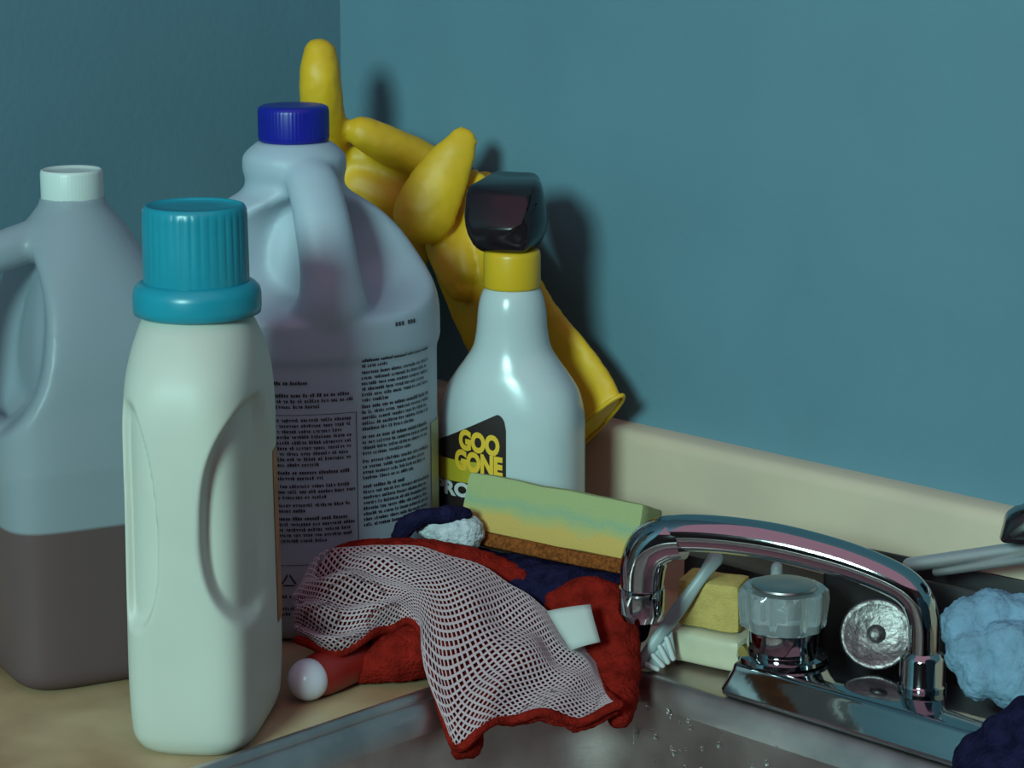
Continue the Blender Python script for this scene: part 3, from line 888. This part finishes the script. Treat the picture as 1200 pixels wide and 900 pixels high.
# terry backing: thick sheet under the net plus rolled folds
def slab(off0, off1, na=26, nb=60):
    V = []; F = []
    for off in (off0, off1):
        for i in range(na+1):
            for j in range(nb+1):
                V.append(surf(i/na, j/nb, off))
    N1 = (na+1)*(nb+1)
    def id_(s, i, j): return s*N1 + i*(nb+1)+j
    for i in range(na):
        for j in range(nb):
            F.append((id_(0, i, j), id_(0, i, j+1), id_(0, i+1, j+1), id_(0, i+1, j)))
            F.append((id_(1, i, j), id_(1, i+1, j), id_(1, i+1, j+1), id_(1, i, j+1)))
    for i in range(na):
        for j in (0, nb): F.append((id_(0, i, j), id_(0, i+1, j), id_(1, i+1, j), id_(1, i, j)))
    for j in range(nb):
        for i in (0, na): F.append((id_(0, i, j), id_(1, i, j), id_(1, i, j+1), id_(0, i, j+1)))
    return V, F
fold = [slab(-0.0018, -0.008),
        gl([(405, 654, 1.426), (440, 649, 1.428), (500, 650, 1.428), (560, 662, 1.426), (612, 684, 1.421), (648, 708, 1.413), (668, 736, 1.405)], 0.0095),
        gl([(655, 706, 1.405), (690, 696, 1.400), (716, 712, 1.395), (729, 755, 1.385), (730, 800, 1.370), (727, 838, 1.352)], [0.009, 0.011, 0.012, 0.011, 0.010, 0.008]),
        gl([(690, 720, 1.40), (705, 770, 1.39), (715, 815, 1.37)], [0.014, 0.015, 0.012]),
        gl([(425, 786, 1.378), (452, 774, 1.380), (490, 762, 1.382)], [0.008, 0.0140, 0.0165]),
        gl([(450, 745, 1.40), (485, 735, 1.40), (530, 760, 1.395)], [0.016, 0.018, 0.020]),
        gl([(390, 730, 1.395), (440, 705, 1.415), (520, 705, 1.415), (600, 735, 1.405), (660, 775, 1.395)], [0.011, 0.019, 0.021, 0.018, 0.013]),
        gl([(545, 855, 1.345), (548, 872, 1.342), (540, 880, 1.340)], [0.010, 0.009, 0.006])]
def fuzz(co):
    return 0.0007 * noise.noise(co*420) + 0.0012 * noise.noise(co*130)
fuse('terry_backing', [([cm @ Vector(q) for q in v_], f_) for v_, f_ in fold], M['terry'], clo, 0.0018, 3, fuzz)
# rolled red hem along the free edges
hem = [surf(1.0, k/40, 0.0) for k in range(0, 41)]
v, f = tube([cm @ q for q in hem], 0.0028, 8, 2)
mesh_obj('hem', v, f, M['terry'], clo)
hem = [surf(k/16, 1.0, 0.0) for k in range(17)]
v, f = tube([cm @ q for q in hem], 0.0026, 8, 2)
mesh_obj('hem', v, f, M['terry'], clo)
# sewn-in tag
tq = [at(641, 716, 1.372), at(692, 708, 1.368), at(703, 752, 1.360), at(668, 762, 1.360)]
V = []
for i in range(7):
    for j in range(7):
        a, b = i/6, j/6
        q = (tq[0]*(1-a)+tq[1]*a)*(1-b) + (tq[3]*(1-a)+tq[2]*a)*b
        q = q + Vector((-0.3, -0.8, 0.4)) * (0.004*math.sin(a*math.pi)*0.6 + 0.001*math.sin(b*5))
        V.append(cm @ q)
F = [(i*7+j, i*7+j+1, i*7+j+8, i*7+j+7) for i in range(6) for j in range(6)]
tg = mesh_obj('tag', V, F, M['tag'], clo); tg['label'] = 'plain white sewn tag'
s2 = tg.modifiers.new('thick', 'SOLIDIFY'); s2.thickness = 0.0006

# red brush lying with white round end
b0 = at(361, 792, 1.352); b0.z = 0.0125
b1 = at(440, 775, 1.40); b1.z = 0.0135
bot = thing('small_bottle', (b0.x, b0.y, 0), 0, 'small red bottle with round white end lying by the detergent bottle', 'bottle')
dirb = (b1 - b0).normalized()
v, f = ball(b0, 0.0120, (1, 1, 1), 28, 18)
v, f = loc_vf(bot, (v, f)); mesh_obj('round_cap', v, f, M['bulb_white'], bot)
v, f = tube([b0 + dirb*0.004, b0 + dirb*0.012, b0 + dirb*0.025, b0 + dirb*0.06], [0.0116, 0.0128, 0.0130, 0.0125], 28, 6, roundcap=False)
v, f = loc_vf(bot, (v, f)); mesh_obj('bottle_body', v, f, M['red_plastic'], bot, True, R(50))

# ================================================================== FAUCET
PW = at(1081, 790, 1.308)
PU, PVV = uv_of(PW)
EZ = 0.021
fau = thing('faucet', W(PU, PVV, 0.0012), ANG, 'chrome sink faucet with a long arched spout swung towards the sponge', 'faucet')
# local frame: x along wall, y toward wall
bm = bmesh.new()
bbox(bm, -0.108, 0.14, -0.044, 0.026, 0.0, EZ, 0.005, 3)
for vv in bm.verts:
    if vv.co.z > EZ*0.5: vv.co.y *= 0.86; vv.co.x *= 0.97
bm_obj('base_plate', bm, M['chrome'], fau, True, R(35))
v, f = lathe([(0.0130, EZ-0.001), (0.0135, EZ+0.003), (0.0125, EZ+0.0045), (0.0125, EZ+0.018), (0.0115, EZ+0.020), (0.0095, EZ+0.022)], 40)
mesh_obj('swivel_nut', v, f, M['chrome'], fau, True, R(35))
tip = to_local(fau, at(752, 700, 1.36)); tip.z = 0
TL = tip.length; td = tip / TL
def sp_(s_, z): return (td.x*s_, td.y*s_, z)
sd = (-td.y, td.x, 0)
path = [sp_(0, EZ+0.018), sp_(0, 0.050), sp_(0.001, 0.062), sp_(0.006, 0.0735), sp_(0.018, 0.0815), sp_(0.045, 0.0895), sp_(0.080, 0.0950), sp_(0.110, 0.0965), sp_(TL-0.028, 0.0955), sp_(TL-0.016, 0.0935)]
rad = [0.0085, 0.0085, 0.0088, 0.0092, 0.0096, 0.0100, 0.0103, 0.0104, 0.0105, 0.0105]
v, f = tube(path, rad, 28, 8, up=sd, flat=1.15, roundcap=False)
mesh_obj('spout', v, f, M['chrome'], fau)
path = [sp_(TL-0.024, 0.0925), sp_(TL-0.014, 0.0905), sp_(TL-0.005, 0.0845), sp_(TL-0.001, 0.0745), sp_(TL, 0.060)]
v, f = tube(path, [0.0125, 0.0132, 0.0134, 0.0132, 0.0122], 28, 8, up=sd, roundcap=False)
mesh_obj('elbow', v, f, M['chrome'], fau, True, R(50))
v, f = lathe([(0.0115, 0.0610), (0.0130, 0.0605), (0.0133, 0.0590), (0.0133, 0.0465), (0.0126, 0.0450), (0.0108, 0.0415), (0.009, 0.0415)], 40, c=(tip.x, tip.y))
mesh_obj('aerator', v, f, M['chrome'], fau, True, R(35))
# acrylic knob
kp = to_local(fau, at(917, 760, 1.358)); KU = kp.x; KV = kp.y
v, f = lathe([(0.024, EZ-0.0005), (0.026, EZ+0.001), (0.0255, EZ+0.003), (0.020, EZ+0.005)], 48, c=(KU, KV))
kn = mesh_obj('handle', v, f, M['chrome'], fau, True, R(35))
v, f = lathe([(0.0195, EZ+0.004), (0.0205, EZ+0.006), (0.0205, EZ+0.018), (0.0195, EZ+0.0185)], 40, c=(KU, KV))
mesh_obj('skirt', v, f, M['chrome'], kn, True, R(35))
rg = []
for zk, rk, am in ((EZ+0.0185, 0.021, 0.0), (EZ+0.020, 0.0245, 0.0025), (EZ+0.036, 0.0262, 0.0032), (EZ+0.0405, 0.0255, 0.0028), (EZ+0.0420, 0.0235, 0.0005)):
    rg.append([(KU + (rk - am*(0.5-0.5*math.cos(8*a)))*math.cos(a), KV + (rk - am*(0.5-0.5*math.cos(8*a)))*math.sin(a), zk) for a in [2*math.pi*j/96 for j in range(96)]])
v, f = loft(rg)
mesh_obj('knob', v, f, M['acrylic'], kn, True, R(35))
v, f = lathe([(0.0165, EZ+0.0415), (0.0185, EZ+0.0430), (0.0180, EZ+0.0440), (0.0165, EZ+0.0443), (0.006, EZ+0.0440)], 48, c=(KU, KV))
mesh_obj('index_button', v, f, M['dull_metal'], kn, True, R(35))

# thin pull rod behind the knob
pr = thing('lift_rod', W(0.474, 0.084, 0.0022), 0, 'thin grey rod standing behind the faucet knob', 'rod')
v, f = tube([(0, 0, 0), (0, 0, 0.03), (0, 0, 0.056)], 0.0035, 12, 3); mesh_obj('rod', v, f, M['grey_plastic'], pr)
v, f = lathe([(0.007, 0), (0.007, 0.004), (0.0045, 0.006)], 20); mesh_obj('flange', v, f, M['chrome'], pr, True, R(35))

# soap bar and small yellow sponge on the ledge
q = at(835, 754, 1.412); q.z = 0.0030
so = bm_obj('soap_bar', soft_block(-0.026, 0.026, -0.018, 0.018, 0, 0.021, 6, 6, 4, 0.005, 0.001, 8), M['soap'])
so.location = q; so.rotation_euler = (0, 0, ANG+R(12))
tag(so, 'cream bar of soap on the sink ledge behind the faucet', 'soap')
ys = bm_obj('small_sponge', soft_block(-0.019, 0.019, -0.014, 0.014, 0, 0.029, 6, 6, 4, 0.003, 0.0014, 9), M['foam'])
ys.location = (q.x+0.001, q.y+0.003, 0.0245); ys.rotation_euler = (0, 0, ANG+R(22))
tag(ys, 'small yellow sponge piece standing on the soap bar', 'sponge')

# small scrub brush leaning under the spout
r0, r1 = at(749, 778, 1.398), at(838, 655, 1.392)
rb = thing('scrub_brush', (r0.x, r0.y, 0.0012), 0, 'slim grey brush with ribbed head leaning under the spout', 'brush')
rd = (r1-r0)
v, f = tube([r0, r0+rd*0.3, r0+rd*0.55, r0+rd*0.8, r1], [0.0032, 0.0038, 0.0044, 0.0034, 0.0048], 14, 5, up=(0, -1, 0.2), flat=0.6)
v, f = loc_vf(rb, (v, f)); mesh_obj('handle', v, f, M['grey_plastic'], rb)
h0, h1, h2 = at(752, 786, 1.402), at(786, 742, 1.400), at(792, 772, 1.402)
bm = bmesh.new()
pts = []
for q_ in (at(752, 785, 1.396), at(770, 787, 1.396), at(792, 768, 1.396), at(788, 740, 1.394)):
    for dy_ in (0.0, 0.008): pts.append(to_local(rb, q_ + Vector((0, dy_, 0))))
o = bm_obj('head', hull(pts, 0.001, 2), M['grey_plastic'], rb)
for k in range(4):
    a = 0.15 + k*0.22
    q0 = at(752, 785, 1.395)*(1-a) + at(788, 740, 1.393)*a
    q1 = at(766, 787, 1.395)*(1-a) + at(794, 768, 1.395)*a
    v, f = tube([to_local(rb, q0), to_local(rb, q1)], 0.0016, 8, 2)
    mesh_obj('rib', v, f, M['label_white'], o)

# metal sink strainer leaning beside the swivel post
q = at(1026, 765, 1.345)
st_ = thing('sink_strainer', (q.x, q.y, 0.021), 0, 'dull metal sink strainer leaning between the faucet knob and spout', 'strainer')
Rm = Matrix.Rotation(R(-12), 4, 'Z') @ Matrix.Rotation(R(62), 4, 'X')
def stv(prof):
    v, f = lathe(prof, 40)
    return [Vector((0, 0, 0.0195)) + (Rm @ Vector(x))*0.88 for x in v], f
v, f = stv([(0.0195, 0.0), (0.0225, 0.0005), (0.023, 0.0018), (0.0215, 0.0028), (0.0195, 0.0015)]); mesh_obj('rim', v, f, M['tarnished'], st_)
v, f = stv([(0.0198, 0.001), (0.0190, -0.003), (0.0165, -0.007), (0.008, -0.0085), (0.003, -0.0085)]); mesh_obj('basket', v, f, M['tarnished'], st_, True, R(60))
v, f = stv([(0.003, -0.008), (0.003, 0.001), (0.006, 0.003), (0.005, 0.006), (0.002, 0.007)]); mesh_obj('stopper_knob', v, f, M['tarnished'], st_)

# black caddy with a metal utensil on top, at the backsplash
cd = bpy.data.objects
bm = bmesh.new()
bbox(bm, -0.068, 0.068, -0.022, 0.016, 0.0, 0.004, 0.001)
for b_ in ((-0.068, -0.065, -0.022, 0.016), (0.065, 0.068, -0.022, 0.016), (-0.068, 0.068, -0.022, -0.019), (-0.068, 0.068, 0.013, 0.016)):
    bbox(bm, *b_, 0.002, 0.064, 0.0008)
cad = bm_obj('sponge_caddy', bm, M['black_matte'])
cad.location = W(0.562, 0.040, 0.0006); cad.rotation_euler = (0, 0, ANG+R(6))
tag(cad, 'black open plastic caddy against the cream backsplash', 'caddy')
tr = bm_obj('gap_filler', soft_block(-0.052, 0.052, -0.014, 0.014, 0, 0.040, 6, 6, 4, 0.003, 0.0004, 2), M['black_matte'])  # solid dark block added for the dark gap along the back sink rim
tr.location = W(0.428, 0.040, 0.0006); tr.rotation_euler = (0, 0, ANG)
tag(tr, 'low dark tray added for the dark gap along the back sink rim behind the faucet knob', 'filler')
u0, u1 = at(1066, 662, 1.37), at(1215, 640, 1.31)
ut = thing('spatula', (u0.x, u0.y, u0.z), 0, 'metal spatula with a black handle end resting on the black caddy', 'utensil')
for a_, b_, r_ in ((at(1066, 662, 1.372), at(1225, 639, 1.31), 0.0042), (at(1098, 670, 1.365), at(1225, 652, 1.305), 0.0028)):
    v, f = tube([to_local(ut, a_), to_local(ut, (a_+b_)/2), to_local(ut, b_)], r_, 12, 4)
    mesh_obj('metal_bar', v, f, M['bar_metal'], ut)
bmk = hull([to_local(ut, at(x, y, t)) for x, y, t in ((1170, 634, 1.325), (1178, 600, 1.325), (1196, 588, 1.325), (1230, 590, 1.315), (1235, 634, 1.315),
            (1172, 636, 1.29), (1180, 606, 1.29), (1198, 596, 1.29), (1232, 598, 1.28), (1236, 640, 1.28))], 0.0025, 3)
bm_obj('black_handle', bmk, M['black_plastic'], ut)

# fluffy light blue scrubber
q = at(1165, 770, 1.245)
bl = thing('fluffy_scrubber', (q.x, q.y, 0.022), 0, 'light blue fluffy scrubber at the right end of the faucet', 'scrubber')
pl = []
for x, y, t, r in ((1135, 735, 1.25, 0.015), (1165, 722, 1.25, 0.015), (1200, 735, 1.25, 0.018), (1140, 765, 1.24, 0.014), (1185, 765, 1.235, 0.018), (1225, 770, 1.24, 0.020), (1150, 790, 1.235, 0.0125), (1190, 800, 1.23, 0.015), (1225, 805, 1.23, 0.016)):
    pl.append(loc_vf(bl, ball(at(x, y, t), r, (1, 1, 1), 14, 10)))
pile = fuse('pile', pl, M['blue_pile'], bl, 0.0013, 2, lambda co: 0.0009*noise.noise(co*700) + 0.0006*noise.noise(co*260) + 0.0018*noise.noise(co*110))
# dark cloth bunched at the sink edge, lower right
q = at(1190, 890, 1.20)
dk = thing('dark_cloth', (q.x, q.y, 0), 0, 'black dishcloth bunched over the sink edge at the lower right corner', 'cloth')
pd = []
for x, y, t, r in ((1150, 893, 1.183, 0.015), (1185, 872, 1.178, 0.017), (1215, 858, 1.173, 0.019), (1180, 915, 1.173, 0.023), (1225, 905, 1.168, 0.025), (1150, 935, 1.173, 0.021), (1220, 950, 1.163, 0.027), (1245, 880, 1.173, 0.025)):
    pd.append(loc_vf(dk, ball(at(x, y, t), r, (1, 1, 1), 14, 10)))
fuse('cloth_body', pd, M['navy'], dk, 0.0026, 4, wrinkle(0.002, 90))
